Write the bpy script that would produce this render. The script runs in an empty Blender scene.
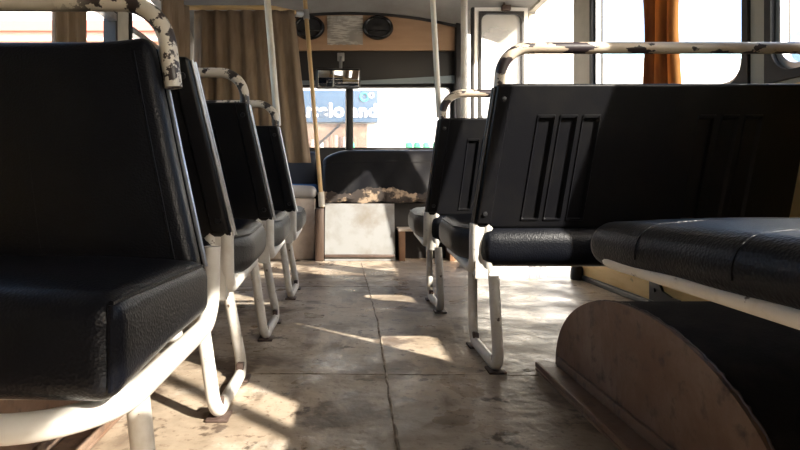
import bpy, bmesh, math, random
from mathutils import Vector, Matrix
random.seed(7)
SC = bpy.context.scene
C = SC.collection
PI = math.pi

# ------------------------------------------------------------------ helpers
def obj(name, bm, mat, parent=None, smooth=True, angle=40):
    bmesh.ops.recalc_face_normals(bm, faces=bm.faces[:])
    me = bpy.data.meshes.new(name)
    bm.to_mesh(me); bm.free()
    if mat: me.materials.append(mat)
    if smooth:
        for p in me.polygons: p.use_smooth = True
        try: me.set_sharp_from_angle(angle=math.radians(angle))
        except Exception: pass
    o = bpy.data.objects.new(name, me); C.objects.link(o)
    if parent: o.parent = parent
    return o

def tag(o, label, cat, group=None, kind=None):
    o['label'] = label; o['category'] = cat
    if group: o['group'] = group
    if kind: o['kind'] = kind
    return o

def thing(name, label, cat, loc=(0, 0, 0), group=None):
    o = bpy.data.objects.new(name, None); C.objects.link(o)
    o.location = loc; o.empty_display_size = .1
    return tag(o, label, cat, group)

def struct(o):
    o['kind'] = 'structure'; return o

def dup(root, loc, label, skip=()):
    r = root.copy(); C.objects.link(r); r.location = loc; r['label'] = label
    for ch in list(root.children):
        if ch.name.split('.')[0] in skip: continue
        c = ch.copy(); C.objects.link(c); c.parent = r
        for g in list(ch.children):
            d = g.copy(); C.objects.link(d); d.parent = c
    return r

def NB(): return bmesh.new()

def box(bm, x0, x1, y0, y1, z0, z1, bev=0.0, seg=2):
    m = Matrix.Translation(((x0+x1)/2, (y0+y1)/2, (z0+z1)/2)) @ Matrix.Diagonal((abs(x1-x0), abs(y1-y0), abs(z1-z0), 1))
    r = bmesh.ops.create_cube(bm, size=1, matrix=m)
    if bev > 0:
        es = list({e for v in r['verts'] for e in v.link_edges})
        bmesh.ops.bevel(bm, geom=es, offset=bev, segments=seg, affect='EDGES', profile=.5)
    return bm

def fillet(pts, rad, n=7):
    pts = [Vector(p) for p in pts]
    out = [pts[0]]
    for i in range(1, len(pts)-1):
        r = rad[i] if isinstance(rad, (list, tuple)) else rad
        a, b, c = pts[i-1], pts[i], pts[i+1]
        u, v = (a-b), (c-b)
        lu, lv = u.length, v.length
        u.normalize(); v.normalize()
        ang = u.angle(v)
        d = min(r/max(math.tan(ang/2), 1e-4), lu*.49, lv*.49)
        rr = d*math.tan(ang/2)
        if r <= 0 or ang > PI-.02: out.append(b); continue
        p0 = b+u*d; p1 = b+v*d
        cen = b+(u+v).normalized()*(rr/math.sin(ang/2))
        e0 = p0-cen; e1 = p1-cen
        tot = e0.angle(e1); ax = e0.cross(e1).normalized()
        for k in range(n+1):
            out.append(cen + Matrix.Rotation(tot*k/n, 3, ax) @ e0)
    out.append(pts[-1])
    return out

def tube(bm, pts, r, seg=12, rad=0.0, n=7, cap=True, sx=1.0):
    P = fillet(pts, rad, n) if rad else [Vector(p) for p in pts]
    rings = []
    t0 = (P[1]-P[0]).normalized()
    up = Vector((0, 0, 1)) if abs(t0.z) < .9 else Vector((1, 0, 0))
    nrm = (up - t0*up.dot(t0)).normalized()
    for i, p in enumerate(P):
        if i == 0: t = t0
        elif i == len(P)-1: t = (P[i]-P[i-1]).normalized()
        else: t = ((P[i+1]-P[i]).normalized()+(P[i]-P[i-1]).normalized()).normalized()
        nrm = (nrm - t*nrm.dot(t)).normalized()
        b = t.cross(nrm)
        rr = r[i] if isinstance(r, (list, tuple)) else r
        rings.append([bm.verts.new(p + nrm*(rr*math.cos(2*PI*k/seg)) + b*(rr*sx*math.sin(2*PI*k/seg))) for k in range(seg)])
    for a, c in zip(rings[:-1], rings[1:]):
        for k in range(seg):
            bm.faces.new((a[k], a[(k+1) % seg], c[(k+1) % seg], c[k]))
    if cap:
        bm.faces.new(rings[0][::-1]); bm.faces.new(rings[-1])
    return bm

def lathe(bm, prof, seg=32, mat=None):
    mat = mat or Matrix.Identity(4)
    rings = []
    for (r, z) in prof:
        if r < 1e-5: rings.append([bm.verts.new(mat @ Vector((0, 0, z)))])
        else: rings.append([bm.verts.new(mat @ Vector((r*math.cos(2*PI*k/seg), r*math.sin(2*PI*k/seg), z))) for k in range(seg)])
    for a, b in zip(rings[:-1], rings[1:]):
        for k in range(seg):
            k2 = (k+1) % seg
            if len(a) == 1 and len(b) == 1: continue
            if len(a) == 1: bm.faces.new((a[0], b[k2], b[k]))
            elif len(b) == 1: bm.faces.new((a[k], a[k2], b[0]))
            else: bm.faces.new((a[k], a[k2], b[k2], b[k]))
    return bm

def rbox(bm, size, r, n=(6, 6, 6), f=None, extra=(None, None, None), m=4):
    """closed box with rounded edges on a fine grid, each vertex passed through f"""
    h = [s/2 for s in size]
    ax = []
    for a in range(3):
        e = [r*math.tan(k*PI/4/m) for k in range(m, 0, -1)]
        inn = h[a]-r
        c = [-inn-q for q in e]
        nn = max(1, n[a])
        mid = [-inn+2*inn*k/nn for k in range(nn+1)]
        if extra[a]: mid = sorted(set([round(q, 5) for q in mid+list(extra[a])]))
        c += mid + [inn+q for q in e[::-1]]
        ax.append(c)
    L = [len(c) for c in ax]
    vs = {}
    def V(i, j, k):
        key = (i, j, k)
        if key in vs: return vs[key]
        p = Vector((ax[0][i], ax[1][j], ax[2][k]))
        q = Vector([max(-(h[a]-r), min(h[a]-r, p[a])) for a in range(3)])
        d = p-q
        if d.length > 1e-9: p = q+d.normalized()*r
        if f: p = Vector(f(p))
        vs[key] = bm.verts.new(p); return vs[key]
    I, J, K = L[0]-1, L[1]-1, L[2]-1
    for i in range(I):
        for j in range(J):
            for k in (0, K): bm.faces.new((V(i, j, k), V(i+1, j, k), V(i+1, j+1, k), V(i, j+1, k)))
        for k in range(K):
            for j in (0, J): bm.faces.new((V(i, j, k), V(i+1, j, k), V(i+1, j, k+1), V(i, j, k+1)))
    for j in range(J):
        for k in range(K):
            for i in (0, I): bm.faces.new((V(i, j, k), V(i, j+1, k), V(i, j+1, k+1), V(i, j, k+1)))
    return bm

def prism(bm, poly, axis, a0, a1):
    """extrude a 2-D outline along an axis ('x': outline in y,z  'y': outline in x,z  'z': x,y)"""
    def P(u, v, a):
        return (a, u, v) if axis == 'x' else ((u, a, v) if axis == 'y' else (u, v, a))
    A = [bm.verts.new(P(u, v, a0)) for u, v in poly]; B = [bm.verts.new(P(u, v, a1)) for u, v in poly]
    bm.faces.new(A); bm.faces.new(B[::-1])
    n = len(poly)
    for i in range(n): bm.faces.new((A[i], A[(i+1) % n], B[(i+1) % n], B[i]))
    return bm

def ring(bm, axis, u0, u1, v0, v1, bw, r, a0, a1, n=8):
    """window surround: sharp rectangle outside, rounded rectangle inside"""
    def P(u, v, a): return (a, u, v) if axis == 'x' else (u, a, v)
    iu0, iu1, iv0, iv1 = u0+bw, u1-bw, v0+bw, v1-bw
    inner, outer = [], []
    for cx, cy, s in ((iu1-r, iv1-r, 0), (iu0+r, iv1-r, 1), (iu0+r, iv0+r, 2), (iu1-r, iv0+r, 3)):
        for k in range(n+1):
            t = s*PI/2+k*PI/2/n
            c, q = math.cos(t), math.sin(t)
            inner.append((cx+r*c, cy+r*q))
            tu = ((u1-cx)/c if c > 1e-6 else ((u0-cx)/c if c < -1e-6 else 1e9))
            tv = ((v1-cy)/q if q > 1e-6 else ((v0-cy)/q if q < -1e-6 else 1e9))
            tt = min(tu, tv)
            outer.append((cx+tt*c, cy+tt*q))
    N = len(inner)
    vi0 = [bm.verts.new(P(u, v, a0)) for u, v in inner]; vi1 = [bm.verts.new(P(u, v, a1)) for u, v in inner]
    vo0 = [bm.verts.new(P(u, v, a0)) for u, v in outer]; vo1 = [bm.verts.new(P(u, v, a1)) for u, v in outer]
    for i in range(N):
        j = (i+1) % N
        bm.faces.new((vi0[i], vi0[j], vo0[j], vo0[i])); bm.faces.new((vi1[i], vi1[j], vo1[j], vo1[i]))
        bm.faces.new((vi0[i], vi0[j], vi1[j], vi1[i])); bm.faces.new((vo0[i], vo0[j], vo1[j], vo1[i]))
    return bm

# ------------------------------------------------------------------ materials
def mat(name, col, rough=.5, metal=0.0, bump=None, mix=None, spec=.5, coords='Object', rmix=None):
    m = bpy.data.materials.new(name); m.use_nodes = True
    nt = m.node_tree; N = nt.nodes; Lk = nt.links
    b = N['Principled BSDF']
    b.inputs['Base Color'].default_value = (*col, 1); b.inputs['Roughness'].default_value = rough
    b.inputs['Metallic'].default_value = metal; b.inputs['Specular IOR Level'].default_value = spec
    tc = N.new('ShaderNodeTexCoord')
    last = None
    for mx in (mix or []):
        # (colour2, scale, low, high, stretch, detail)
        c2, sc, lo, hi = mx[:4]
        st = mx[4] if len(mx) > 4 else (1, 1, 1)
        mp = N.new('ShaderNodeMapping'); mp.inputs['Scale'].default_value = st
        off = mx[5] if len(mx) > 5 else 0.0
        mp.inputs['Location'].default_value = (off, off*.7, off*.3)
        Lk.new(tc.outputs[coords], mp.inputs['Vector'])
        no = N.new('ShaderNodeTexNoise'); no.inputs['Scale'].default_value = sc; no.inputs['Detail'].default_value = 6
        no.inputs['Roughness'].default_value = .6
        Lk.new(mp.outputs[0], no.inputs['Vector'])
        ra = N.new('ShaderNodeMapRange'); ra.inputs['From Min'].default_value = lo; ra.inputs['From Max'].default_value = hi
        Lk.new(no.outputs['Fac'], ra.inputs['Value'])
        mc = N.new('ShaderNodeMix'); mc.data_type = 'RGBA'
        Lk.new(ra.outputs[0], mc.inputs['Factor'])
        if last is None: mc.inputs[6].default_value = (*col, 1)
        else: Lk.new(last, mc.inputs[6])
        mc.inputs[7].default_value = (*c2, 1)
        last = mc.outputs[2]
    if last is not None: Lk.new(last, b.inputs['Base Color'])
    if rmix:
        sc, r0, r1 = rmix
        no = N.new('ShaderNodeTexNoise'); no.inputs['Scale'].default_value = sc; no.inputs['Detail'].default_value = 4
        Lk.new(tc.outputs[coords], no.inputs['Vector'])
        ra = N.new('ShaderNodeMapRange'); ra.inputs['From Min'].default_value = .35; ra.inputs['From Max'].default_value = .65
        ra.inputs['To Min'].default_value = r0; ra.inputs['To Max'].default_value = r1
        Lk.new(no.outputs['Fac'], ra.inputs['Value']); Lk.new(ra.outputs[0], b.inputs['Roughness'])
    if bump:
        kind, sc, st, dist = bump
        if kind == 'voronoi':
            t = N.new('ShaderNodeTexVoronoi'); t.inputs['Scale'].default_value = sc; o = t.outputs['Distance']
        else:
            t = N.new('ShaderNodeTexNoise'); t.inputs['Scale'].default_value = sc; t.inputs['Detail'].default_value = 5; o = t.outputs['Fac']
        Lk.new(tc.outputs[coords], t.inputs['Vector'])
        bp = N.new('ShaderNodeBump'); bp.inputs['Strength'].default_value = st; bp.inputs['Distance'].default_value = dist
        Lk.new(o, bp.inputs['Height']); Lk.new(bp.outputs[0], b.inputs['Normal'])
    return m

def glass(name, tint=(.96, .98, 1), dust=0.0, gloss=.05):
    m = bpy.data.materials.new(name); m.use_nodes = True
    nt = m.node_tree; N = nt.nodes; Lk = nt.links
    out = N['Material Output']; N.remove(N['Principled BSDF'])
    tr = N.new('ShaderNodeBsdfTransparent'); tr.inputs[0].default_value = (*tint, 1)
    gl = N.new('ShaderNodeBsdfGlossy'); gl.inputs['Roughness'].default_value = .02
    mx = N.new('ShaderNodeMixShader'); mx.inputs[0].default_value = gloss
    Lk.new(tr.outputs[0], mx.inputs[1]); Lk.new(gl.outputs[0], mx.inputs[2])
    last = mx
    if dust > 0:
        di = N.new('ShaderNodeBsdfDiffuse'); di.inputs[0].default_value = (.8, .78, .74, 1)
        tl = N.new('ShaderNodeBsdfTranslucent'); tl.inputs[0].default_value = (.8, .78, .74, 1)
        a = N.new('ShaderNodeMixShader'); Lk.new(di.outputs[0], a.inputs[1]); Lk.new(tl.outputs[0], a.inputs[2])
        tc = N.new('ShaderNodeTexCoord'); no = N.new('ShaderNodeTexNoise'); no.inputs['Scale'].default_value = 3; no.inputs['Detail'].default_value = 5
        Lk.new(tc.outputs['Object'], no.inputs['Vector'])
        ra = N.new('ShaderNodeMapRange'); ra.inputs['From Min'].default_value = .3; ra.inputs['From Max'].default_value = .7
        ra.inputs['To Min'].default_value = dust*.75; ra.inputs['To Max'].default_value = dust*1.25
        Lk.new(no.outputs['Fac'], ra.inputs['Value'])
        m2 = N.new('ShaderNodeMixShader'); Lk.new(ra.outputs[0], m2.inputs[0])
        Lk.new(mx.outputs[0], m2.inputs[1]); Lk.new(a.outputs[0], m2.inputs[2]); last = m2
    Lk.new(last.outputs[0], out.inputs['Surface'])
    return m

def cloth(name, c1, c2, trans=.3, sc=14):
    m = mat(name, c1, .95, 0, ('noise', 220, .35, .002), [(c2, sc, .4, .65, (1, 1, .25))], spec=.1)
    if trans > 0:
        nt = m.node_tree; N = nt.nodes; Lk = nt.links
        b = N['Principled BSDF']; out = N['Material Output']
        tl = N.new('ShaderNodeBsdfTranslucent')
        src = b.inputs['Base Color'].links[0].from_socket
        Lk.new(src, tl.inputs[0])
        mx = N.new('ShaderNodeMixShader'); mx.inputs[0].default_value = trans
        Lk.new(b.outputs[0], mx.inputs[1]); Lk.new(tl.outputs[0], mx.inputs[2]); Lk.new(mx.outputs[0], out.inputs['Surface'])
    return m

M = {}
M['leather'] = mat('black_leather', (.0035, .004, .0065), .36, 0, ('voronoi', 230, .42, .0014), [((.006, .0065, .009), 9, .45, .7)], spec=.20)
M['vinyl'] = mat('embossed_black_vinyl', (.006, .006, .0075), .32, 0, ('noise', 190, .3, .0015), [((.011, .0105, .0105), 7, .45, .7)], spec=.22)
M['black'] = mat('black_plastic', (.012, .012, .013), .32)
M['rubber'] = mat('black_rubber', (.014, .014, .015), .55)
M['cream'] = mat('cream_white_paint', (.60, .575, .53), .38, 0, ('noise', 60, .15, .002), [((.50, .46, .40), 12, .5, .75), ((.10, .07, .05), 30, .68, .72)])
M['legpaint'] = mat('worn_white_leg_paint', (.62, .59, .54), .4, 0, ('noise', 60, .2, .002), [((.48, .43, .36), 16, .5, .72), ((.09, .06, .045), 34, .64, .68)])
M['chip'] = mat('chipped_cream_paint', (.54, .47, .38), .38, 0, ('noise', 50, .2, .002), [((.42, .31, .23), 6, .45, .7), ((.030, .021, .024), 22, .53, .542, (.45, 1, 1))])
M['chipdark'] = mat('heavily_chipped_paint', (.62, .55, .47), .4, 0, ('noise', 50, .2, .002), [((.03, .021, .021), 13, .495, .508)])
M['rust'] = mat('rusted_brown_steel', (.19, .11, .07), .58, 0, ('noise', 60, .4, .004), [((.27, .19, .14), 7, .42, .7), ((.10, .065, .05), 22, .55, .7)])
M['rustdark'] = mat('dark_rusted_steel', (.075, .048, .038), .5, 0, ('noise', 70, .4, .003), [((.13, .092, .074), 14, .45, .7)])
M['carpet'] = mat('dark_matting', (.018, .015, .013), .85, 0, ('noise', 160, .5, .004), [((.032, .026, .021), 12, .45, .7)], spec=.15)
M['alu'] = mat('aluminium', (.62, .63, .65), .33, .85, None, [((.42, .42, .43), 20, .45, .7)])
M['darksteel'] = mat('dark_edge_strip', (.10, .10, .105), .4, .3)
M['gloss'] = mat('glossy_black_plastic', (.012, .012, .013), .12)
M['steel'] = mat('dull_steel', (.45, .45, .45), .35, .8)
M['wall'] = mat('cream_wall_paint', (.46, .43, .36), .55, 0, ('noise', 30, .1, .003), [((.36, .33, .27), 5, .45, .7)])
M['ply'] = mat('yellowed_plywood', (.88, .62, .26), .6, 0, ('noise', 30, .15, .003), [((.74, .47, .16), 4, .45, .7, (1, 1, 5)), ((.16, .10, .06), 9, .64, .72)])
M['white'] = mat('white_door_paint', (.82, .82, .80), .45, 0, None, [((.70, .69, .66), 4, .5, .75)])
M['ceiling'] = mat('grey_ceiling_lining', (.30, .30, .29), .75, 0, ('noise', 40, .2, .003), [((.22, .21, .20), 3, .4, .7)])
M['tan'] = mat('tan_header_board', (.42, .27, .165), .6, 0, ('noise', 80, .1, .002), [((.36, .22, .13), 3, .4, .7, (1, 1, 6))])
M['bone'] = mat('yellow_cream_tube', (.60, .40, .18), .35, 0, None, [((.50, .36, .20), 8, .45, .7)])
M['palepole'] = mat('pale_cream_pole', (.66, .62, .54), .33, 0, None, [((.52, .46, .36), 6, .45, .7)])
M['curtain'] = cloth('brown_velvet', (.31, .235, .17), (.22, .16, .11), .25)
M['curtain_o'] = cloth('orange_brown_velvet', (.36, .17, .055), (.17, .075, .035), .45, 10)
M['mirror'] = mat('mirror_glass', (.85, .85, .85), .03, 1.0)
M['paper'] = mat('grey_printed_paper', (.52, .49, .44), .8, 0, None, [((.30, .28, .25), 30, .47, .55, (.35, 1, 3)), ((.30, .28, .25), 6, .5, .6)])
M['blue'] = mat('blue_seat_cloth', (.05, .16, .42), .8)
M['navy'] = mat('navy_vinyl', (.012, .018, .035), .5)
M['foam'] = mat('torn_foam', (.30, .22, .15), .95, 0, ('noise', 40, .3, .006), [((.03, .022, .018), 6, .47, .53)])
M['panelwhite'] = mat('pale_engine_panel', (.22, .22, .215), .5, 0, ('noise', 20, .1, .004), [((.17, .16, .145), 6, .48, .72), ((.14, .115, .09), 3, .52, .68, (1, 1, 1), 4.)])
M['beigebox'] = mat('beige_board', (.52, .44, .37), .6, 0, None, [((.36, .29, .24), 8, .45, .7)])
M['wood'] = mat('brown_wood', (.22, .12, .065), .6, 0, None, [((.13, .07, .04), 7, .4, .7, (1, 6, 1))])
M['darkwood'] = mat('dark_brown_block', (.055, .032, .02), .6)
M['greyv'] = mat('grey_vinyl_pad', (.36, .35, .34), .5)
M['dark'] = mat('dark_front_panel', (.018, .016, .016), .6)
M['greystrip'] = mat('blue_grey_strip', (.20, .24, .26), .5)
M['glass'] = glass('window_glass')
M['wglass'] = glass('dusty_windscreen_glass', (.95, .97, 1), .16, .04)

M['dglass'] = glass('dusty_door_glass', (.95, .97, 1), .34, .04)
M['chipbend'] = mat('cream_paint_chipped_at_bend', (.60, .56, .50), .38, 0, ('noise', 50, .2, .002), [((.50, .45, .38), 6, .45, .7), ((.030, .021, .022), 26, .525, .54)])
_n = M['chipbend'].node_tree
_mx = [q for q in _n.nodes if q.type == 'MIX'][-1]
_src = _mx.inputs['Factor'].links[0].from_socket
_se = _n.nodes.new('ShaderNodeSeparateXYZ'); _tc = [q for q in _n.nodes if q.type == 'TEX_COORD'][0]
_n.links.new(_tc.outputs['Object'], _se.inputs[0])
_mr = _n.nodes.new('ShaderNodeMapRange'); _mr.inputs['From Min'].default_value = -.30; _mr.inputs['From Max'].default_value = -.20
_n.links.new(_se.outputs['X'], _mr.inputs['Value'])
_mu = _n.nodes.new('ShaderNodeMath'); _mu.operation = 'MULTIPLY'
_n.links.new(_src, _mu.inputs[0]); _n.links.new(_mr.outputs[0], _mu.inputs[1]); _n.links.new(_mu.outputs[0], _mx.inputs['Factor'])
def floor_mat():
    m = mat('worn_floor_sheet', (.45, .36, .27), .4, 0, ('noise', 16, .35, .012),
            [((.27, .21, .15), 2.2, .44, .58), ((.54, .47, .39), 6.0, .54, .66, (1, 1, 1), 3.1),
             ((.17, .125, .09), 5, .55, .66, (1.6, .5, 1), 6.2), ((.15, .11, .08), 3.0, .575, .63, (1, 1, 1), 9.7),
             ((.20, .14, .10), 48, .57, .66), ((.10, .07, .05), 13, .61, .67, (1, 1, 1), 5.)],
            rmix=(5, .24, .52), spec=.45)
    return m
M['floor'] = floor_mat()

# ------------------------------------------------------------------ shell
XR, XL = 1.42, -1.30
YB, YF = -2.2, 4.60
def ceil_z(x, y=0):
    z = 2.08-.065*x*x
    if y > 4.2:
        z2 = 2.018-.13*x*x
        t = (y-4.2)/.35
        z = z+(z2-z)*min(1, t)
    return z

# floor with a step well by the front door
bm = NB()
box(bm, XL, .90, YB, YF+.05, -.05, 0)
box(bm, .90, XR, YB, 3.30, -.05, 0)
floor = struct(obj('floor', bm, M['floor'], smooth=False))
bm = NB(); box(bm, .90, 1.62, 3.30, 4.62, -.26, -.22); box(bm, .88, .90, 3.30, 4.62, -.26, -.05); box(bm, .90, 1.42, 3.29, 3.30, -.26, -.05)
struct(obj('trim_1', bm, mat('step_plate', (.62, .62, .62), .45, .2, ('voronoi', 30, .3, .004)), smooth=False))
# sheet joints: thin raised joint strips and welds
def seam(name, pts, w=.006):
    b = NB()
    P = []
    for (a, c) in zip(pts[:-1], pts[1:]):
        n = max(2, int((Vector(c)-Vector(a)).length/.04))
        for k in range(n): P.append(Vector(a).lerp(Vector(c), k/n)+Vector((random.uniform(-.002, .002), random.uniform(-.002, .002), 0)))
    P.append(Vector(pts[-1]))
    tube(b, P, [w*random.uniform(.6, 1.2) for _ in P], 6)
    return struct(obj(name, b, M['floorseam'], smooth=True))
M['floorseam'] = mat('dirty_floor_joint', (.16, .12, .085), .7, 0, None, [((.42, .35, .27), 20, .45, .6)])
seam('trim_2', [(.098, -1.5, -.001), (.108, 1.3, -.001), (.122, 2.2, -.001), (.10, 3.95, -.001)], .005)
seam('trim_3', [(-.28, 1.60, -.002), (.56, 1.585, -.002)], .0035)
seam('trim_4', [(-.9, 3.02, -.002), (.9, 3.0, -.002)], .004)

# ceiling
bm = NB()
ys = [YB, -1, 0, 1, 2, 3, 4.2, 4.55, 4.66]; nx = 20
xs = [XL-.05+(XR-XL+.1)*k/nx for k in range(nx+1)]
for lay in (0, .04):
    rows = [[bm.verts.new((x, y, ceil_z(x, y)+lay)) for x in xs] for y in ys]
    for a, b in zip(rows[:-1], rows[1:]):
        for k in range(nx): bm.faces.new((a[k], a[k+1], b[k+1], b[k]))
struct(obj('ceiling', bm, M['ceiling']))
# dark moulding where the roof lining meets the header
bm = NB(); tube(bm, [(x, 4.525, ceil_z(x, 4.55)-.004) for x in [-1.2+2.15*k/24 for k in range(25)]], .012, 8)
struct(obj('trim_5', bm, M['dark']))

def side_wall(name, x0, x1, opens, door=None):
    """opens: list of (y0,y1) window openings between z 0.90 and 1.82"""
    b = NB(); z0, z1, zt = .90, 1.84, 2.0
    cur = YB
    for (a, c, d0, d1) in opens:
        box(b, x0, x1, cur, a, -.05, zt)
        if d0 > 0: box(b, x0, x1, a, c, -.05, d0)
        if d1 < zt: box(b, x0, x1, a, c, d1, zt)
        cur = c
    box(b, x0, x1, cur, YF+.05, -.05, zt)
    return struct(obj(name, b, M['wall'], smooth=False))
RW = [(-1.62, .02), (.40, 1.828), (1.905, 3.15)]
side_wall('wall_right', XR, XR+.05, [(a, b, .90, 1.86) for a, b in RW]+[(3.40, 4.24, -.3, 1.93)])
LW = [(1.15, 3.02), (3.20, 4.40)]
side_wall('wall_left', XL-.05, XL, [(a, b, .90, 1.86) for a, b in LW])
# plywood lining below the right windows, and black skirting at its foot
bm = NB(); box(bm, XR-.012, XR-.001, YB, 3.28, .03, .88)
struct(obj('trim_6', bm, M['ply'], smooth=False))
bm = NB(); box(bm, XR-.03, XR-.013, YB, 3.28, .0, .03, .004)
struct(obj('baseboard_right', bm, M['rubber']))
bm = NB(); box(bm, XL+.001, XL+.012, YB, 4.5, .0, .88)
struct(obj('trim_7', bm, M['ply'], smooth=False))
# back wall
bm = NB()
box(bm, XL, XR, YB-.05, YB, -.05, 2.1)
struct(obj('wall_back', bm, M['wall'], smooth=False))

n = 1
for (a, b) in RW:
    bm = NB(); ring(bm, 'x', a, b, .90, 1.86, .028, .09, XR-.012, XR+.055)
    w = struct(obj('window_%d' % n, bm, M['rubber'], smooth=False)); n += 1
    bm = NB(); ring(bm, 'x', a+.0285, b-.0285, .9285, 1.8315, .02, .075, XR+.005, XR+.03)
    (box(bm, XR+.006, XR+.03, -.235, -.185, .94, 1.82) if a < 0 else None); obj('aluminium_frame', bm, M['alu'], w, smooth=False)
    bm = NB(); box(bm, XR+.016, XR+.020, a+.045, b-.045, .945, 1.815); obj('pane', bm, M['glass'], w, smooth=False)
for (a, b) in LW:
    bm = NB(); ring(bm, 'x', a, b, .90, 1.86, .028, .09, XL-.055, XL+.012)
    w = struct(obj('window_%d' % n, bm, M['rubber'], smooth=False)); n += 1
    bm = NB(); box(bm, XL-.03, XL+.02, a+.029, b-.029, 1.475, 1.515, .004); box(bm, XL-.03, XL+.004, (a+b)/2-.015, (a+b)/2+.015, .93, 1.475, .003) if b < 1 else None
    obj('slider_rail', bm, M['alu'], w, smooth=False)
    bm = NB(); box(bm, XL-.020, XL-.016, a+.02, b-.02, .92, 1.84); obj('pane', bm, M['glass'], w, smooth=False)

# front bulkhead: lower wall, corner posts, header
bm = NB()
box(bm, XL, .95, YF, YF+.05, -.05, .87)
box(bm, XL, -1.2, YF, YF+.05, .87, 1.45)
box(bm, .95, 1.47, YF+.0, YF+.05, -.3, .80)
struct(obj('wall_front', bm, M['dark'], smooth=False))
bm = NB()
poly = [(-1.25, 1.71)]+[(x, ceil_z(x, 4.55)-.002) for x in [-1.25+2.19*k/20 for k in range(21)]]+[(.94, 1.71)]
prism(bm, poly, 'y', 4.55, 4.70)
struct(obj('trim_8', bm, M['tan'], smooth=False))
bm = NB(); box(bm, -1.25, .94, 4.565, 4.68, 1.435, 1.708, .006)
struct(obj('trim_9', bm, M['dark']))
bm = NB()
v = [(-.95, 1.415), (.93, 1.435), (.93, 1.50), (.12, 1.455), (-.95, 1.455)]
prism(bm, v, 'y', 4.548, 4.562)
struct(obj('trim_10', bm, M['greystrip'], smooth=False))
bm = NB(); box(bm, .90, .975, 4.50, 4.62, -.05, 1.98, .01)      # right corner post
struct(obj('trim_11', bm, M['dark']))
# windscreen with centre post
bm = NB(); ring(bm, 'y', -1.2, .90, .87, 1.435, .025, .05, 4.60, 4.66)
w = struct(obj('window_%d' % n, bm, M['rubber'], smooth=False))
bm = NB(); box(bm, -.015, .045, 4.58, 4.64, .86, 1.44, .012)
obj('centre_post', bm, M['rubber'], w)
bm = NB(); box(bm, -.022, -.014, 4.572, 4.60, .88, 1.43, .003); obj('post_trim', bm, M['steel'], w)
for a, b in ((-1.18, -.016), (.046, .88)):
    bm = NB(); box(bm, a, b, 4.628, 4.633, .885, 1.42); obj('pane', bm, M['wglass'], w, smooth=False)

# front door leaf, folded open across the step well
bm = NB()
ring(bm, 'y', .985, 1.40, 1.02, 1.955, .035, .075, 4.20, 4.235)
box(bm, .985, 1.40, 4.20, 4.235, -.19, 1.02)
door = struct(obj('door_1', bm, M['white'], smooth=False))
bm = NB(); ring(bm, 'y', 1.018, 1.367, 1.053, 1.922, .018, .06, 4.19, 4.245); obj('window_seal', bm, M['rubber'], door, smooth=False)
bm = NB(); box(bm, 1.03, 1.355, 4.216, 4.220, 1.065, 1.91); obj('pane', bm, M['dglass'], door, smooth=False)
bm = NB(); box(bm, .962, .984, 4.195, 4.24, -.19, 1.955, .003); obj('edge_seal', bm, M['rubber'], door)
bm = NB(); box(bm, 1.19, 1.26, 4.165, 4.199, 1.925, 1.965, .006); tube(bm, [(1.21, 4.18, 1.94), (1.21, 4.18, 2.0)], .008, 10); obj('hinge', bm, M['rustdark'], door)

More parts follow.
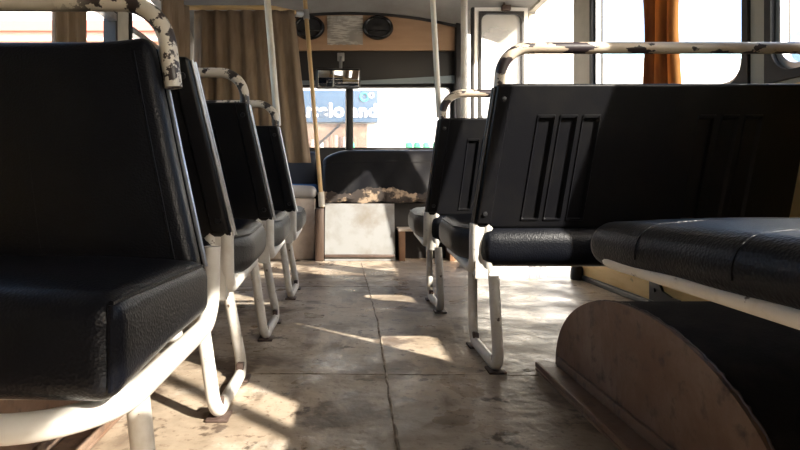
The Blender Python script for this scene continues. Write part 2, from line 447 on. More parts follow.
# ------------------------------------------------------------------ seats
W = .95
def seat_set(s, taper, leg_top, leg_bot, label, group, loc):
    """forward-facing two-place seat; local x grows from the aisle edge to the wall (mirrored by s)"""
    root = thing('passenger_seat', label, 'seat', loc, group)
    ZB, ZT = .425, .855
    def X(x): return s*x
    def back_map(x0, x1, yc, zc, slots=False):
        xc = (x0+x1)/2
        def f(p):
            x, y, z = p.x+xc, p.y, p.z+zc
            t = (z-ZB)/(ZT-ZB)
            if slots and y < 0:
                for a in (.140, .207, .275, .62, .69, .76):
                    if a < x < a+.040 and .455 < z < .757: y += .007
                    elif a-.006 < x < a+.046 and .45 < z < .765: y -= .003
                if x < .042 and .44 < z < .845: y -= .006
            # taper towards the aisle edge, recline towards the rear
            x2 = x + (taper*(2*t-1))*(1-x/W)
            y2 = y + yc + .10*(1-t)
            return (X(x2), y2, z)
        return f
    sx = []
    xc = W/2
    for a in (.140, .207, .275, .62, .69, .76):
        for q in (-.007, -.0055, .0005, .003, .037, .0395, .0455, .047): sx.append(a+q-xc)
    sx += [.041-xc, .044-xc]
    zc = (ZB+ZT)/2
    sz = [q-zc for q in (.4495, .4505, .4545, .4585, .7535, .7575, .7645, .766, .44, .442, .843, .846)]
    bm = NB(); rbox(bm, (W, .034, ZT-ZB), .010, (30, 1, 16), back_map(0, W, 0, zc, True), (sx, None, sz), m=3)
    bb = obj('back_board', bm, M['vinyl'], root, angle=50)
    # leather pad on the front face of the backrest
    def pad(p):
        q = back_map(.012, W-.01, .055, zc)(p)
        u = 1-abs(p.x/(W/2))**4; v = 1-abs(p.z/.2)**4
        return (q[0], q[1]+(.022*max(0, u)*max(0, v) if p.y > 0 else 0), q[2])
    bm = NB(); rbox(bm, (W-.022, .07, ZT-ZB-.006), .028, (14, 2, 10), pad)
    obj('backrest_pad', bm, M['leather'], root)
    for yy, rr in ((.0195, .0045), (-.002, .0035)):
        bm = NB()
        P = []
        for k in range(9):
            z = ZB+.006+(ZT-ZB-.012)*k/8; t = (z-ZB)/(ZT-ZB)
            P.append((X(-.004+taper*(2*t-1)), yy+.10*(1-t), z))
        tube(bm, P, rr, 8)
        obj('edge_trim', bm, M['alu' if s < 0 else 'darksteel'], root)
    for z in (.47, .81):
        t = (z-ZB)/(ZT-ZB)
        bm = NB(); lathe(bm, [(0, -.028), (.007, -.027), (.009, -.022), (.009, -.015)], 12,
                         Matrix.Translation((X(.022+taper*(2*t-1)), .10*(1-t), z)) @ Matrix.Rotation(-PI/2, 4, 'X') )
        obj('rivet', bm, M['black'], bb)
    # grab rail
    bm = NB(); rw = .964 if s > 0 else W-.01
    tube(bm, [(X(rw), .022, .80), (X(rw), .012, .965), (X(.018+taper), .012, .965), (X(.018+taper*.75), .022, .80)], .0175, 14, [0, .045, .13, 0], 9)
    obj('grab_rail', bm, M['chip' if s > 0 else 'chipdark'], root)
    # twin-tube seat frame on both ends with cross bars
    sh = .020 if s > 0 else .032
    for k_, xx in enumerate((-.016+sh, .022+sh)):
        bm = NB()
        dx = -taper
        tube(bm, [(X(xx+dx), .098, .44), (X(xx+dx), .108, .292), (X(xx+dx*.9), .545, .318), (X(W*.5), .550, .318)] if k_ == 0 else
             [(X(xx+dx), .098, .44), (X(xx+dx), .098, .280), (X(xx+dx), .50, .285)], .018, 12, .055)
        obj('side_frame', bm, M['cream'], root)
    bm = NB(); tube(bm, [(X(.0), .16, .306), (X(W), .16, .306)], .010, 10); tube(bm, [(X(0), .44, .310), (X(W), .44, .310)], .010, 10)
    obj('cross_bar', bm, M['cream'], root)
    bm = NB(); xa, xb = X(-.016+sh-taper), X(.022+sh-taper); prism(bm, [(.084, .44), (.114, .44), (.128, .275), (.094, .268)], 'x', min(xa, xb), max(xa, xb))
    obj('side_plate', bm, M['cream'], root, smooth=False)
    # cushion
    cx0, cx1 = -.060, W
    def cush(p):
        x = p.x+(cx0+cx1)/2; y = p.y+.315; z = p.z
        u = max(0, 1-abs(2*p.x/(cx1-cx0))**6); v = max(0, 1-abs(p.y/.25)**4)
        zz = z+.366
        if z > 0: zz += .016*u*v + .018*max(0, p.y/.25)
        else: zz += .012*max(0, p.y/.25)+.004
        # rear inner corner sits inside the side frame
        t = (y-.08)/.5
        if x < .05: x += .058*(1-min(1, max(0, t*2.6)))*(.05-x)/.11
        return (X(x), y, zz)
    bm = NB(); rbox(bm, (cx1-cx0, .50, .125), .05, (16, 8, 2), cush)
    cu = obj('seat_cushion', bm, M['leather'], root)
    bm = NB(); 
    P = [cush(Vector((-(cx1-cx0)/2+.012, -.2+.4*k/12, .05))) for k in range(13)]
    tube(bm, P, .0035, 6); obj('piping', bm, M['leather'], cu)
    # floor loop leg at the aisle end
    bm = NB()
    tube(bm, [(X(leg_top), .005, .29), (X(leg_bot), -.005, .017), (X(leg_bot), .32, .017), (X(leg_top+.005), .30, .29)], .0165, 12, .05)
    lg = obj('leg', bm, M['legpaint'], root)
    for yy in (.03, .285):
        bm = NB(); box(bm, X(leg_bot)-.026, X(leg_bot)+.026, yy-.03, yy+.03, .0005, .008, .002); box(bm, X(leg_bot)-.010, X(leg_bot)+.010, yy-.012, yy+.012, .008, .05, .003)
        obj('foot_plate', bm, M['rustdark'], lg)
    # wall bracket
    bm = NB(); box(bm, min(X(W-.01), X(W+.005)), max(X(W-.01), X(W+.005)), .10, .50, .22, .30, .003)
    obj('wall_bracket', bm, M['rubber'], root)
    return root

GR = 'forward facing seats right of the aisle'; GL = 'forward facing seats left of the aisle'
R1 = seat_set(1, .022, .015, .027, 'wide black vinyl double seat with three pressed grooves, nearest right seat back', GR, (.415, 1.588, 0))
R2 = dup(R1, (.380, 2.36, 0), 'sunlit black double seat partly hidden behind the nearest right seat back')
L2 = seat_set(-1, .040, .02, -.022, 'black double seat in the middle left with brown and cream chipped grab rail', GL, (-.32, 1.93, 0))
L3 = dup(L2, (-.305, 2.65, 0), 'farthest left black double seat, beside the brown curtain and a cream pole')
L1b = dup(L2, (-.33, 1.262, 0), 'black seat standing back to back with the big near left seat', skip=('grab_rail',))

# near right seat over the wheel arch: only its cushion side is in the picture
r0 = thing('passenger_seat', 'raised black seat cushion over the right wheel arch in the near right corner', 'seat', (.44, .42, 0))
def cush0(p):
    u = max(0, 1-abs(2*p.x/.95)**6); v = max(0, 1-abs(p.y/.35)**6)
    z = p.z+.458-.008*max(0, p.y/.35)
    if p.z > 0: z += .014*u*v
    x = p.x+.46; y = p.y+.205
    # gentle panel pillows
    if p.x < -.3: x -= .003*math.sin(max(0, min(1, (p.y+.28)/.56))*PI*3)**2
    return (x, y, z)
bm = NB(); rbox(bm, (.95, .70, .076), .037, (14, 20, 2), cush0)
cu = obj('seat_cushion', bm, M['leather'], r0)
for yy in (-.03, .17):
    bm = NB()
    P = [Vector(cush0(Vector((-.475, yy, -.01+.02*k/3)))) for k in range(3)]+[Vector(cush0(Vector((-.475+.036*(1-math.cos(t)), yy, .001+.036*math.sin(t))))) for t in (.3, .6, .9, 1.2, 1.57)]
    P += [Vector(cush0(Vector((x, yy, .0375)))) for x in (-.38, -.25, -.1, .1, .3, .43)]
    tube(bm, P, .0016, 5); obj('seam', bm, M['leather'], cu)
bm = NB(); tube(bm, [(.9, .535, .427), (.0, .535, .427), (.0, -.16, .421), (.0, -.31, .84)], .0115, 12, [0, .06, .08, 0], 8)
obj('side_frame', bm, M['legpaint'], r0)
bm = NB(); tube(bm, [(.01, .1, .424), (.94, .1, .424)], .008, 8); tube(bm, [(.01, .40, .424), (.94, .40, .424)], .008, 8)
obj('cross_bar', bm, M['cream'], r0)
bm = NB(); rbox(bm, (.95, .06, .36), .02, (8, 1, 6), lambda p: (p.x+.46, p.y-.245-.15*(p.z/.36), p.z+.685))
obj('backrest_pad', bm, M['leather'], r0)
bm = NB(); 
br = [(.0, .0), (.0, .10), (.045, .10), (.045, .075), (.09, .06), (.10, .02), (.085, .0)]
prism(bm, [(y+.50, z+.315) for y, z in [(0, .09), (.13, .09), (.12, .05), (.085, .05), (.075, .025), (.05, .0), (0, .0)]], 'x', .938, .955)
obj('wall_bracket', bm, M['rubber'], r0)
bm = NB(); tube(bm, [(.0, .03, .42), (.0, .03, .004)], .016, 12); obj('leg', bm, M['legpaint'], r0)

# near left seat, facing the back of the bus
l1 = thing('passenger_seat', 'large black leather seat facing the camera in the left foreground', 'seat', (-.355, 1.10, 0))
def lx(t): return -.015-.062*(2*t-1)          # aisle edge of the backrest, narrowing to the top
def pad1(p):
    z = p.z+.616; t = (z-.378)/.50
    t = max(-.05, min(1.05, t))
    x = p.x-.455
    k = (x+.91)/.91
    x = x+lx(t)*k
    bul = .020*max(0, 1-abs(p.x/.455)**4)*max(0, 1-abs(p.z/.25)**4)
    y = p.y+.03+.055*t-(bul if p.y < 0 else 0)
    if p.z > 0 and p.x > .30: z += .012*((p.x-.30)/.155)**2*(p.z/.25)
    return (x, y, z)
bm = NB(); rbox(bm, (.91, .062, .50), .022, (18, 2, 14), pad1)
pd = obj('backrest_pad', bm, M['leather'], l1)
def strip(name, pts, r, parent, m='leather'):
    b = NB(); tube(b, pts, r, 6); return obj(name, b, M[m], parent)
strip('piping', [Vector(pad1(Vector((.418, -.0312, -.22+.44*k/14)))) for k in range(15)], .0022, pd)
strip('seam', [Vector(pad1(Vector((.165, -.0305, -.235+.47*k/14)))) for k in range(15)], .0012, pd)
bm = NB(); rbox(bm, (.90, .016, .48), .006, (8, 1, 6), lambda p: (lambda q: (q[0], q[1]+.040, q[2]))(pad1(Vector((p.x, p.y*.2, p.z)))), m=2)
obj('back_board', bm, M['vinyl'], l1)
strip('edge_trim', [Vector(pad1(Vector((.452, .0, -.235+.47*k/14))))+Vector((.006, .030, 0)) for k in range(15)], .005, l1, 'alu')
bm = NB(); tube(bm, [(-.89, .085, .80), (-.89, .085, .957), (-.052, .085, .957), (-.028, .085, .77)], .0195, 16, [0, .06, .165, 0], 14)
obj('grab_rail', bm, M['chipbend'], l1)
def cush1(p):
    x = p.x-.4275+.035; y = p.y-.205; z = p.z+.346
    u = max(0, 1-abs(2*p.x/.925)**6); v = max(0, 1-abs(p.y/.23)**6)
    if p.z > 0: z += .02*u*v-.008*(p.y/.23)
    if p.z < 0: z -= .012*max(0, -p.y/.23)*max(0, p.x/.46)
    if p.y < -.15: y -= .012*u*max(0, 1-abs(p.z/.06)**2)
    return (x, y, z)
bm = NB(); rbox(bm, (.925, .46, .118), .034, (16, 10, 3), cush1)
cu = obj('seat_cushion', bm, M['leather'], l1)
e = .4625-.006
strip('piping', [Vector(cush1(Vector((e-.004, -.222+.42*k/12, .052)))) for k in range(13)], .0035, cu)
strip('piping', [Vector(cush1(Vector((e-.004, -.224, .050-.088*k/6)))) for k in range(7)], .0035, cu)
bm = NB(); box(bm, -.86, .0, -.37, .0, .262, .288, .004); obj('seat_base', bm, M['cream'], l1)
bm = NB(); tube(bm, [(.052, .105, .42), (.050, .10, .255), (.045, -.435, .252), (-.86, -.435, .252)], .0185, 16, [0, .07, .13, 0], 10)
obj('seat_frame', bm, M['cream'], l1)
bm = NB(); tube(bm, [(-.86, -.435, .252), (-.86, .06, .252)], .014, 10); tube(bm, [(.03, -.05, .262), (-.86, -.05, .262)], .012, 10); obj('cross_bar', bm, M['cream'], l1)
for pts in ([(.040, -.295, .25), (.062, -.285, .001)], [(-.84, -.42, .25), (-.84, -.42, .001)]):
    bm = NB(); tube(bm, pts, .0175, 14); obj('leg', bm, M['legpaint'], l1)

bm = NB(); prism(bm, [(2.28, .035), (2.50, .035), (2.50, .118), (2.42, .118), (2.40, .09), (2.33, .075), (2.28, .075)], 'x', 1.394, 1.406)
tube(bm, [(1.388, 2.455, .085), (1.396, 2.455, .085)], .009, 10)
tag(obj('anchor_bracket', bm, M['black'], smooth=False), 'small black metal bracket on the yellowed plywood beyond the right wheel arch', 'bracket')
bm = NB(); lathe(bm, [(0, .0), (.035, .0), (.038, .02), (.034, .07), (.022, .085), (0, .088)], 20, Matrix.Translation((1.375, 3.245, .001)))
tag(obj('rubber_stop', bm, M['rubber']), 'black rubber stop on the floor at the edge of the door step', 'door stop')

# ------------------------------------------------------------------ wheel arches
def arch(s, xs_, xw, yc, a, h, label):
    t = thing('wheel_arch', label, 'wheel arch', (xs_, yc, 0))
    N = 40
    prof = [(a*math.cos(PI*k/N), h*(math.sin(PI*k/N)**.97)) for k in range(N+1)]
    L = (xw-xs_)
    bm = NB(); prism(bm, prof, 'x', 0, .012*s); obj('side_panel', bm, M['rust'], t, smooth=False)
    bm = NB()
    rows = []
    for (y, z) in prof:
        rows.append([bm.verts.new((x, y, z)) for x in (.0125*s, L)]+[bm.verts.new((x, y*.97, max(0, z-.012))) for x in (L, .0125*s)])
    for p, q in zip(rows[:-1], rows[1:]):
        for k in range(4): bm.faces.new((p[k], p[(k+1) % 4], q[(k+1) % 4], q[k]))
    obj('arch_cover', bm, M['carpet'], t)
    bm = NB()
    P = []
    for k in range(121):
        q = PI*k/120
        P.append(Vector((.009*s+random.uniform(-.002, .002), a*math.cos(q)*1.002, h*(math.sin(q)**.97)+.001+random.uniform(-.0005, .001))))
    tube(bm, P, [random.uniform(.0015, .0032) for _ in P], 6); obj('weld_bead', bm, M['rustdark'], t)
    bm = NB()
    box(bm, min(-.012*s, -.085*s), max(-.012*s, -.085*s), -1.6, .40, .0005, .010, .003)
    box(bm, min(-.085*s, -.073*s), max(-.085*s, -.073*s), -1.6, .40, .010, .026, .003)
    box(bm, min(-.001*s, -.012*s), max(-.001*s, -.012*s), -1.6, .42, .0005, .034, .003)
    obj('floor_flange', bm, M['rust'], t)
    return t
arch(1, .650, XR-.032, 1.232, .460, .275, 'rust brown wheel arch with dark top bulging from the floor at lower right')
arch(-1, -.625, XL+.012, 1.18, .46, .23, 'wheel arch with rusty flange under the near left seat')

# ------------------------------------------------------------------ poles and rods
def pole(label, pts, r, m, loc, parts=()):
    b = NB(); tube(b, [Vector(p)-Vector(loc) for p in pts], r, 14)
    t = thing('grab_pole', label, 'pole', loc)
    obj('tube', b, M[m], t)
    for (nm, pr, mm) in parts:
        b = NB()
        z0, z1, rr = pr
        a, c = Vector(pts[0]), Vector(pts[-1])
        def at(z): return a.lerp(c, (z-a.z)/(c.z-a.z))-Vector(loc)
        tube(b, [at(z0), at(z1)], rr, 14); obj(nm, b, M[mm], t)
    return t
pole('thick cream pole rising from the farthest left seat in front of the brown curtain', [(-.352, 2.705, .862), (-.455, 2.73, ceil_z(-.455)-.001)], .017, 'palepole', (-.352, 2.705, .862), (('collar', (ceil_z(-.455)-.02, ceil_z(-.455)-.002, .028), 'steel'),))
pole('slender yellow cream pole between the brown curtain and the windscreen', [(-.195, 4.06, .405), (-.333, 4.10, 2.058)], .0165, 'bone', (-.195, 4.06, .405), (('foot_collar', (.41, .52, .024), 'palepole'), ('clamp', (1.83, 1.90, .024), 'steel')))
pole('thin pole, yellow cream, rising from the second right seat before the windscreen', [(.412, 2.436, .869), (.345, 2.436, ceil_z(.39)-.002)], .0125, 'palepole', (.412, 2.436, .869), (('collar', (ceil_z(.39)-.02, ceil_z(.39)-.003, .022), 'steel'), ('collar', (1.5, 1.53, .0155), 'bone')))
pole('thick white pole standing at the door step well', [(.80, 3.72, .001), (.80, 3.72, ceil_z(.8)-.002)], .023, 'cream', (.80, 3.72, .001), (('foot_collar', (.002, .02, .035), 'steel'),))
rod = thing('curtain_rod', 'yellow cream horizontal rod carrying the brown curtain under the ceiling', 'rod', (-1.2, 3.85, 1.836))
bm = NB(); tube(bm, [(-.09, 0, 0), (.66, 0, 0), (.845, .235, .03)], .0165, 14, .08); obj('tube', bm, M['bone'], rod)
bm = NB(); tube(bm, [(.80, .185, .024), (.848, .238, .031)], .027, 12); obj('clamp', bm, M['steel'], rod)

# ------------------------------------------------------------------ curtains
def curtain(name, label, axis, a0, a1, base, z0, z1, waves, amp, m, group=None, pinch=None, loc=None, drift=0, rings=False, slope=0):
    b = NB()
    nu, nv = waves*10, 24
    rows = []
    ph = random.uniform(0, 6)
    for j in range(nv+1):
        v = j/nv
        row = []
        for i in range(nu+1):
            u = i/nu
            z = z1+(z0-z1)*v
            if v > .98: z += slope*u
            d = amp*(.55+.45*v)*(math.sin(u*waves*2*PI+ph)+.35*math.sin(u*waves*4.3*PI+2+v*1.2))
            uu = u
            if pinch:
                w = 1-pinch*math.exp(-((v-.62)/.35)**2)
                uu = .5+(u-.5)*w
            a = a0+(a1-a0)*uu+drift*v*(u if drift else 0)
            row.append(b.verts.new((a, base+d, z) if axis == 'x' else (base+d, a, z)))
        rows.append(row)
    for p, q in zip(rows[:-1], rows[1:]):
        for k in range(nu): b.faces.new((p[k], p[k+1], q[k+1], q[k]))
    o = obj(name, b, M[m], angle=180)
    md = o.modifiers.new('thickness', 'SOLIDIFY'); md.thickness = .004
    return tag(o, label, 'curtain', group)
curtain('curtain', 'wide brown velvet curtain hanging from the rod behind the driver', 'x', -1.10, -.385, 3.85, .73, 1.815, 7, .022, 'curtain', drift=.12)
curtain('curtain', 'brown curtain bunched at the left window beside the rod end', 'y', 3.30, 3.80, -1.125, .95, 1.815, 4, .028, 'curtain')
curtain('curtain', 'brown curtain tied in the left window just above the near leather seat', 'y', 2.26, 2.58, -1.245, .92, 1.80, 3, .020, 'curtain', pinch=.15)
curtain('curtain', 'added unseen brown shading curtain over the forward part of the nearest right window', 'y', 1.03, 1.55, 1.388, .88, 1.85, 5, .013, 'curtain')  # added out of view to keep sun off the right seat backs
curtain('curtain', 'added unseen narrow brown shading curtain at the rear end of the nearest right window', 'y', .42, .76, 1.388, .88, 1.85, 4, .013, 'curtain')  # also added out of view; the gap between lets a sun strip through
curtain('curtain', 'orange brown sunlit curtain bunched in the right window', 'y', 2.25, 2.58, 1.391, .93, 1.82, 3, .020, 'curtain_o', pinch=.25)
# ------------------------------------------------------------------ front fittings
for (x, lab) in ((-.325, 'left oval black loudspeaker on the tan header board'), (.252, 'right oval black loudspeaker on the tan header board')):
    t = thing('loudspeaker', lab, 'loudspeaker', (x, 4.549, 1.895), 'loudspeakers on the header board')
    R = Matrix.Rotation(PI/2, 4, 'X') @ Matrix.Diagonal((1.28, 1.0, 1, 1))
    bm = NB(); lathe(bm, [(.0, -.0), (.098, .0), (.102, .012), (.098, .034), (.088, .044), (.080, .040), (.076, .028), (.0, .028)], 40, R); obj('housing', bm, M['gloss'], t)
    bm = NB(); lathe(bm, [(.075, .0285), (.060, .0285), (.030, .0286), (.026, .032), (.0, .036)], 32, R); obj('cone', bm, M['rubber'], t)
    bm = NB(); box(bm, -.105, .105, -.040, -.0285, -.035, -.022, .003); obj('bar', bm, M['gloss'], t)
# printed notice
bm = NB()
nu, nv = 16, 12
for off in (0, -.002):
    rows = [[bm.verts.new((-.175+.30*i/nu*1.0+(random.uniform(-.004, .004) if j in (0, nv) else 0), 4.542+off-.004*math.sin(i*.9)*math.sin(j*.5), 2.0-.245*j/nv+.004*math.sin(i*2.3)*(1 if j == nv else 0))) for i in range(nu+1)] for j in range(nv+1)]
    for p, q in zip(rows[:-1], rows[1:]):
        for k in range(nu): bm.faces.new((p[k], p[k+1], q[k+1], q[k]))
tag(obj('paper_notice', bm, M['paper']), 'faded grey printed notice pinned between the two speakers', 'notice')
# rear-view mirror
t = thing('rear_view_mirror', 'interior rear view mirror hanging below the header board', 'mirror', (-.06, 4.40, 1.41))
MR = Matrix.Translation((-.02, 0, .03)) @ Matrix.Rotation(math.radians(9), 4, 'Z') @ Matrix.Rotation(math.radians(10), 4, 'X')
bm = NB(); rbox(bm, (.37, .05, .165), .022, (6, 1, 4), lambda p: MR @ Vector((p.x, p.y, p.z+.03*p.x))); obj('housing', bm, M['black'], t)
bm = NB(); rbox(bm, (.335, .006, .135), .0025, (2, 1, 2), lambda p: MR @ Vector((p.x, p.y-.026, p.z+.03*p.x))); obj('mirror_glass', bm, M['mirror'], t)
bm = NB(); tube(bm, [(.0, .02, .09), (.0, .07, .20), (.0, .155, .24)], .014, 10, .03); box(bm, -.03, .03, .148, .163, .21, .28, .004); obj('arm', bm, M['steel'], t)

# engine cover with padded top
t = thing('engine_cover', 'black padded engine cover with torn foam edge under the windscreen', 'engine cover', (.2, 4.2, 0))
def cov(p):
    x = p.x+.135; y = p.y+.17; z = p.z+.665
    if p.z > 0 and p.x < -.31: z -= .07*((-.31-p.x)/.23)**2*(p.z/.19)
    y += .08*(p.z/.19) if p.y < 0 else 0
    d = .004*math.sin(p.x*31)*math.sin(p.z*17)
    if abs(p.z-.095) < .012 and p.y < 0: d += .006
    return (x, y+d, z)
bm = NB(); rbox(bm, (1.08, .28, .385), .045, (30, 3, 22), cov, (None, None, [.083, .095, .107])); obj('padded_top', bm, M['vinyl'], t)
bm = NB()
nx_ = 90; rows = []
def jag(i, sd): return .010*math.sin(i*.23+sd)+.006*math.sin(i*.71+2*sd)+.004*math.sin(i*1.9+sd)
for i in range(nx_+1):
    x = -.40+.93*i/nx_
    top = .515+jag(i, 1.0)+(.045 if 24 < i < 62 else 0)*math.sin((i-24)/38*PI); bot = .44+jag(i, 4.0)*.6
    rows.append([bm.verts.new((x, -.040, bot)), bm.verts.new((x, -.052+.35*jag(i, 7), bot*.6+top*.4)), bm.verts.new((x, -.036, top)), bm.verts.new((x, .02, top)), bm.verts.new((x, .02, bot))])
for p, q in zip(rows[:-1], rows[1:]):
    for k in range(5): bm.faces.new((p[k], p[(k+1) % 5], q[(k+1) % 5], q[k]))
bm.faces.new(rows[0]); bm.faces.new(rows[-1][::-1])
obj('torn_foam', bm, M['foam'], t)
bm = NB()
prism(bm, [(-.135, .002), (-.055, .43), (.30, .43), (.30, .002)], 'x', -.375, .155)
obj('front_panel', bm, M['panelwhite'], t, smooth=False)
bm = NB(); box(bm, -.374, .15, -.150, -.128, .03, .05, .003); obj('bottom_rail', bm, M['rustdark'], t)
bm = NB(); box(bm, .1555, .60, .06, .30, .002, .43); obj('side_block', bm, M['dark'], t, smooth=False)
# wooden step box at the right of the engine cover
t = thing('step_box', 'small open wooden step box right of the pale engine panel', 'step box', (.55, 4.1, 0))
bm = NB(); box(bm, -.17, .26, -.06, .15, .225, .245, .003); obj('top_board', bm, M['beigebox'], t)
for x in (-.165, .215):
    bm = NB(); box(bm, x, x+.045, -.05, .145, .001, .225, .003); obj('side_board', bm, M['wood'], t)
bm = NB(); box(bm, -.118, .213, .125, .14, .001, .222, .002); obj('back_board', bm, M['dark'], t)
# beige cabinet beside the pole with grey pad
t = thing('cab_cabinet', 'beige box with grey padded lid left of the engine cover', 'box', (-.42, 4.15, 0))
bm = NB(); box(bm, -.35, .165, -.02, .16, .001, .47, .012); obj('body', bm, M['beigebox'], t)
bm = NB(); rbox(bm, (.53, .20, .10), .045, (6, 4, 1), lambda p: (p.x-.092, p.y+.07, p.z+.515+.01*(1-(p.x/.265)**2))); obj('padded_lid', bm, M['greyv'], t)
t = tag(obj('rubber_post', box(NB(), -.248, -.180, 4.03, 4.11, .001, .40, .012), M['darkwood']), 'dark brown upright block under the foot of the slender pole', 'post')
# driver's seat
t = thing('driver_seat', 'blue trimmed driver seat mostly hidden behind the brown curtain', 'seat', (-.50, 4.47, 0))
bm = NB(); rbox(bm, (.52, .13, .30), .05, (4, 1, 4), lambda p: (p.x, p.y+.0, p.z+.70)); obj('backrest', bm, M['navy'], t)
bm = NB(); rbox(bm, (.52, .10, .10), .04, (4, 1, 1), lambda p: (p.x, p.y-.045, p.z+.535)); obj('blue_piping', bm, M['blue'], t)
bm = NB(); box(bm, -.12, .1, -.10, .08, .001, .5, .02); obj('pedestal', bm, M['dark'], t)

# windscreen wiper outside
t = thing('wiper', 'thin dark windscreen wiper slanting across the left windscreen', 'wiper', (-.24, 4.70, .94))
bm = NB(); tube(bm, [(-.06, -.041, -.055), (-.06, .012, -.055)], .014, 10); obj('pivot', bm, M['black'], t)
bm = NB(); tube(bm, [(-.06, 0, -.055), (.17, .0, .155)], .006, 8); obj('arm', bm, M['black'], t)
bm = NB(); tube(bm, [(-.03, -.012, -.015), (.20, -.012, .195)], .0045, 8); obj('blade', bm, M['rubber'], t)

# ------------------------------------------------------------------ outside
GZ = -.65
bm = NB(); box(bm, -70, 70, -50, 120, GZ-.2, GZ)
struct(obj('ground', bm, mat('dusty_ground', (.50, .44, .36), .9, 0, None, [((.38, .32, .25), .6, .4, .7)]), smooth=False))
mw = mat('pale_plaster', (.78, .77, .74), .8); mb = mat('blue_fascia', (.010, .058, .125), .6); ml = mat('white_letters', (.85, .85, .85), .6)
mbrown = mat('brown_stall', (.17, .10, .065), .8, 0, None, [((.26, .18, .12), 3, .5, .6)]); mg = mat('green_cloth', (.02, .36, .16), .7); mcy = mat('cyan_paint', (.05, .5, .55), .6)
# shop ahead of the windscreen
t = thing('shop', 'shop with blue fascia sign ahead of the bus, seen through the windscreen', 'shop', (0, 14, GZ))
bm = NB(); box(bm, -5, 6, .25, 5, 0, 6.5); obj('wall', bm, mw, t, smooth=False)
bm = NB(); box(bm, -4.2, .78, 0, .25, 2.91, 3.73, .01); sg = obj('fascia_sign', bm, mb, t)
bm = NB(); box(bm, -4.0, .5, .14, .26, .0, 2.88); obj('shopfront', bm, mbrown, t, smooth=False)
def text(s, size, loc, m, parent, name='lettering'):
    cu = bpy.data.curves.new(name, 'FONT'); cu.body = s; cu.size = size; cu.extrude = .01; cu.offset = .016; cu.space_character = 1.08
    tmp = bpy.data.objects.new('tmp', cu); C.objects.link(tmp)
    dg = bpy.context.evaluated_depsgraph_get()
    me = bpy.data.meshes.new_from_object(tmp.evaluated_get(dg))
    bpy.data.objects.remove(tmp)
    me.materials.clear(); me.materials.append(m)
    o = bpy.data.objects.new(name, me); C.objects.link(o); o.parent = parent
    o.location = loc; o.rotation_euler = (PI/2, 0, 0)
    return o
text('utelo', .50, (-1.22, -.012, 3.05), ml, sg); text('and', .46, (.06, -.012, 3.05), ml, sg)
bm = NB()
for (x, z, r) in ((.42, 3.56, .10), ):
    tube(bm, [(x+r*math.cos(2*PI*k/20), -.012, z+r*math.sin(2*PI*k/20)) for k in range(21)], .028, 8)
obj('ring_mark', bm, mcy, sg)
bm = NB()
tube(bm, [(.60+.055*math.cos(2*PI*k/16), -.012, 3.60+.055*math.sin(2*PI*k/16)) for k in range(17)], .024, 8)
obj('dot_mark', bm, ml, sg)
random.seed(3)
cols = [(.20, .11, .07), (.32, .24, .17), (.10, .05, .035), (.45, .40, .36), (.15, .11, .08)]
cm = [mat('goods_%d' % i, c, .8) for i, c in enumerate(cols)]
for i in range(11):
    x = -.50+.058*i; h = random.uniform(.09, .20); w_ = random.uniform(.046, .056)
    bm = NB(); rbox(bm, (w_, .09, h), .018, (2, 2, 2), lambda p, x=x, h=h: (x+p.x, 6.68+p.y, 1.021+h/2+p.z), m=2)
    tag(obj('sack', bm, cm[i % 5]), 'one of the small brown sacks lined up behind the left windscreen pane', 'sack', 'sacks on the roadside table')
for i, x in enumerate((.04, .74, .84, .95, 1.07)):
    bm = NB(); rbox(bm, (.085, .08, .085), .025, (2, 2, 2), lambda p, x=x: (x+p.x, 6.55+p.y, 1.021+.0425+p.z), m=2)
    tag(obj('green_bundle', bm, mg), 'bright green bundle on the roadside table beyond the windscreen', 'bundle', 'green bundles beyond the windscreen')
bm = NB(); box(bm, -.6, 2.4, 6.4, 6.9, .98, 1.02)
for x in (-.55, 2.3): box(bm, x, x+.06, 6.42, 6.48, GZ, .98); box(bm, x, x+.06, 6.8, 6.86, GZ, .98)
tag(obj('roadside_table', bm, mw, smooth=False), 'pale roadside table carrying green bundles and sacks in front of the bus', 'table')
# white van on the right
vw = mat('van_white', (.80, .82, .84), .35); vb = mat('van_blue', (.30, .50, .70), .4)
t = thing('van', 'white van with pale blue window frame parked outside the right windows', 'van', (4.0, 4.0, GZ))
bm = NB(); rbox(bm, (1.8, 3.3, 2.35), .18, (2, 4, 4), lambda p: (p.x+.9+.05*max(0, p.z), p.y, p.z+1.5)); bo = obj('body', bm, vw, t)
for y0, y1 in ((.25, 1.25), (-1.0, .1)):
    bm = NB(); ring(bm, 'x', y0, y1, 1.55, 2.40, .08, .12, -.02, .03); obj('window_frame', bm, vb, t, smooth=False)
    bm = NB(); box(bm, -.006, .0, y0+.06, y1-.06, 1.6, 2.35); obj('window_glass', bm, mat('van_glass', (.35, .5, .62), .1), t, smooth=False)
for y in (-1.05, 1.05):
    bm = NB(); lathe(bm, [(0, 0), (.2, 0), (.22, -.02), (.34, -.02), (.36, .03), (.36, .17), (.32, .2), (0, .2)], 28, Matrix.Translation((-.01, y, .362)) @ Matrix.Rotation(PI/2, 4, 'Y')); obj('wheel', bm, M['rubber'], t)
# building to the right, far
t = thing('building', 'pale building with light blue eave far beyond the right front window', 'building', (10, 26, GZ))
bm = NB(); box(bm, 0, 6, -4.5, 14, 0, 6.3); obj('wall', bm, mw, t, smooth=False)
bm = NB(); box(bm, -.4, 6.4, -4.8, 14.3, 6.3, 6.75); obj('eave', bm, mat('eave_blue', (.35, .62, .74), .6), t, smooth=False)
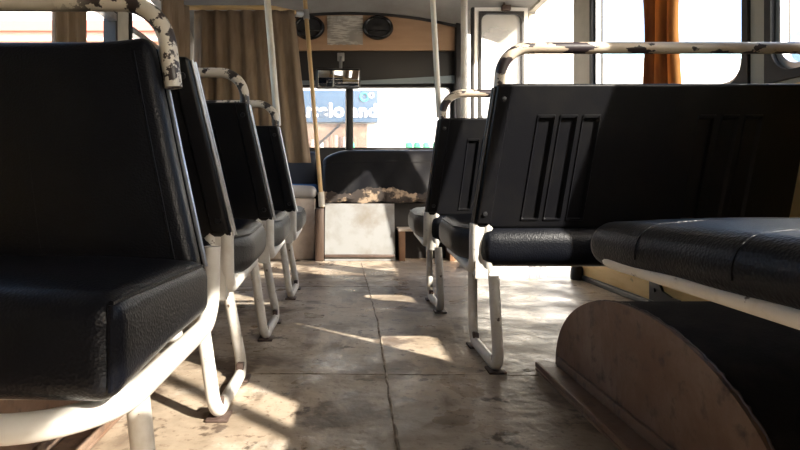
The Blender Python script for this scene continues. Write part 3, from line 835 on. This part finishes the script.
# building to the left, far
t = thing('building', 'low orange building with red roof band outside the left windows', 'building', (-22, 30, GZ))
bm = NB(); box(bm, -16, 15, 0, 6, 0, 9.3); obj('wall', bm, mat('orange_wall', (.72, .47, .33), .8), t, smooth=False)
bm = NB(); box(bm, -16.3, 15.3, -.4, 6, 9.3, 9.75); obj('fascia', bm, mat('pink_band', (.80, .52, .47), .8), t, smooth=False)
bm = NB(); box(bm, -16.3, 15.3, -.7, 6, 9.75, 10.3); obj('roof_band', bm, mat('red_band', (.60, .20, .16), .8), t, smooth=False)
bm = NB(); prism(bm, [(-.7, 10.3), (6, 10.3), (6, 14.5), (3.5, 14.5)], 'x', -16.3, 15.3); obj('roof', bm, mat('pale_roof', (.80, .74, .72), .8), t, smooth=False)
t = tag(obj('bent_pipe', tube(NB(), [(-3.97, 6, GZ), (-3.97, 6, 2.12), (-3.62, 6, 2.12), (-3.62, 6, 1.6)], .04, 10, .15), ml), 'white bent pipe outside the left window', 'pipe')

# ------------------------------------------------------------------ light, sky, camera
wd = bpy.data.worlds.new('World'); SC.world = wd; wd.use_nodes = True
nt = wd.node_tree; bg = nt.nodes['Background']
sky = nt.nodes.new('ShaderNodeTexSky'); sky.sky_type = 'NISHITA'; sky.sun_disc = False
sky.sun_elevation = math.radians(32); sky.air_density = 1.2; sky.dust_density = 3.0; sky.altitude = 100
sd = Vector((-.74, .67, -.636)).normalized()      # travel of the sunlight
sky.sun_rotation = math.atan2(.74, -.67)
nt.links.new(sky.outputs[0], bg.inputs['Color']); bg.inputs['Strength'].default_value = .55
su = bpy.data.lights.new('Sun', 'SUN'); su.energy = 14; su.angle = math.radians(.7); su.color = (1, .90, .76)
so = bpy.data.objects.new('Sun', su); C.objects.link(so)
so.rotation_euler = sd.to_track_quat('-Z', 'Y').to_euler(); so.location = (10, -15, 10)

cam = bpy.data.cameras.new('Camera'); co = bpy.data.objects.new('Camera', cam); C.objects.link(co)
co.location = (0, 0, .55); co.rotation_euler = (PI/2, 0, 0)
cam.sensor_width = 36; cam.lens = 540/800*36; cam.shift_x = 52/800; cam.shift_y = -37/800
cam.clip_start = .02; cam.clip_end = 500
SC.camera = co
SC.view_settings.view_transform = 'Standard'; SC.view_settings.look = 'None'
SC.view_settings.gamma = 1; SC.view_settings.use_curve_mapping = False
SC.view_settings.exposure = 0.4
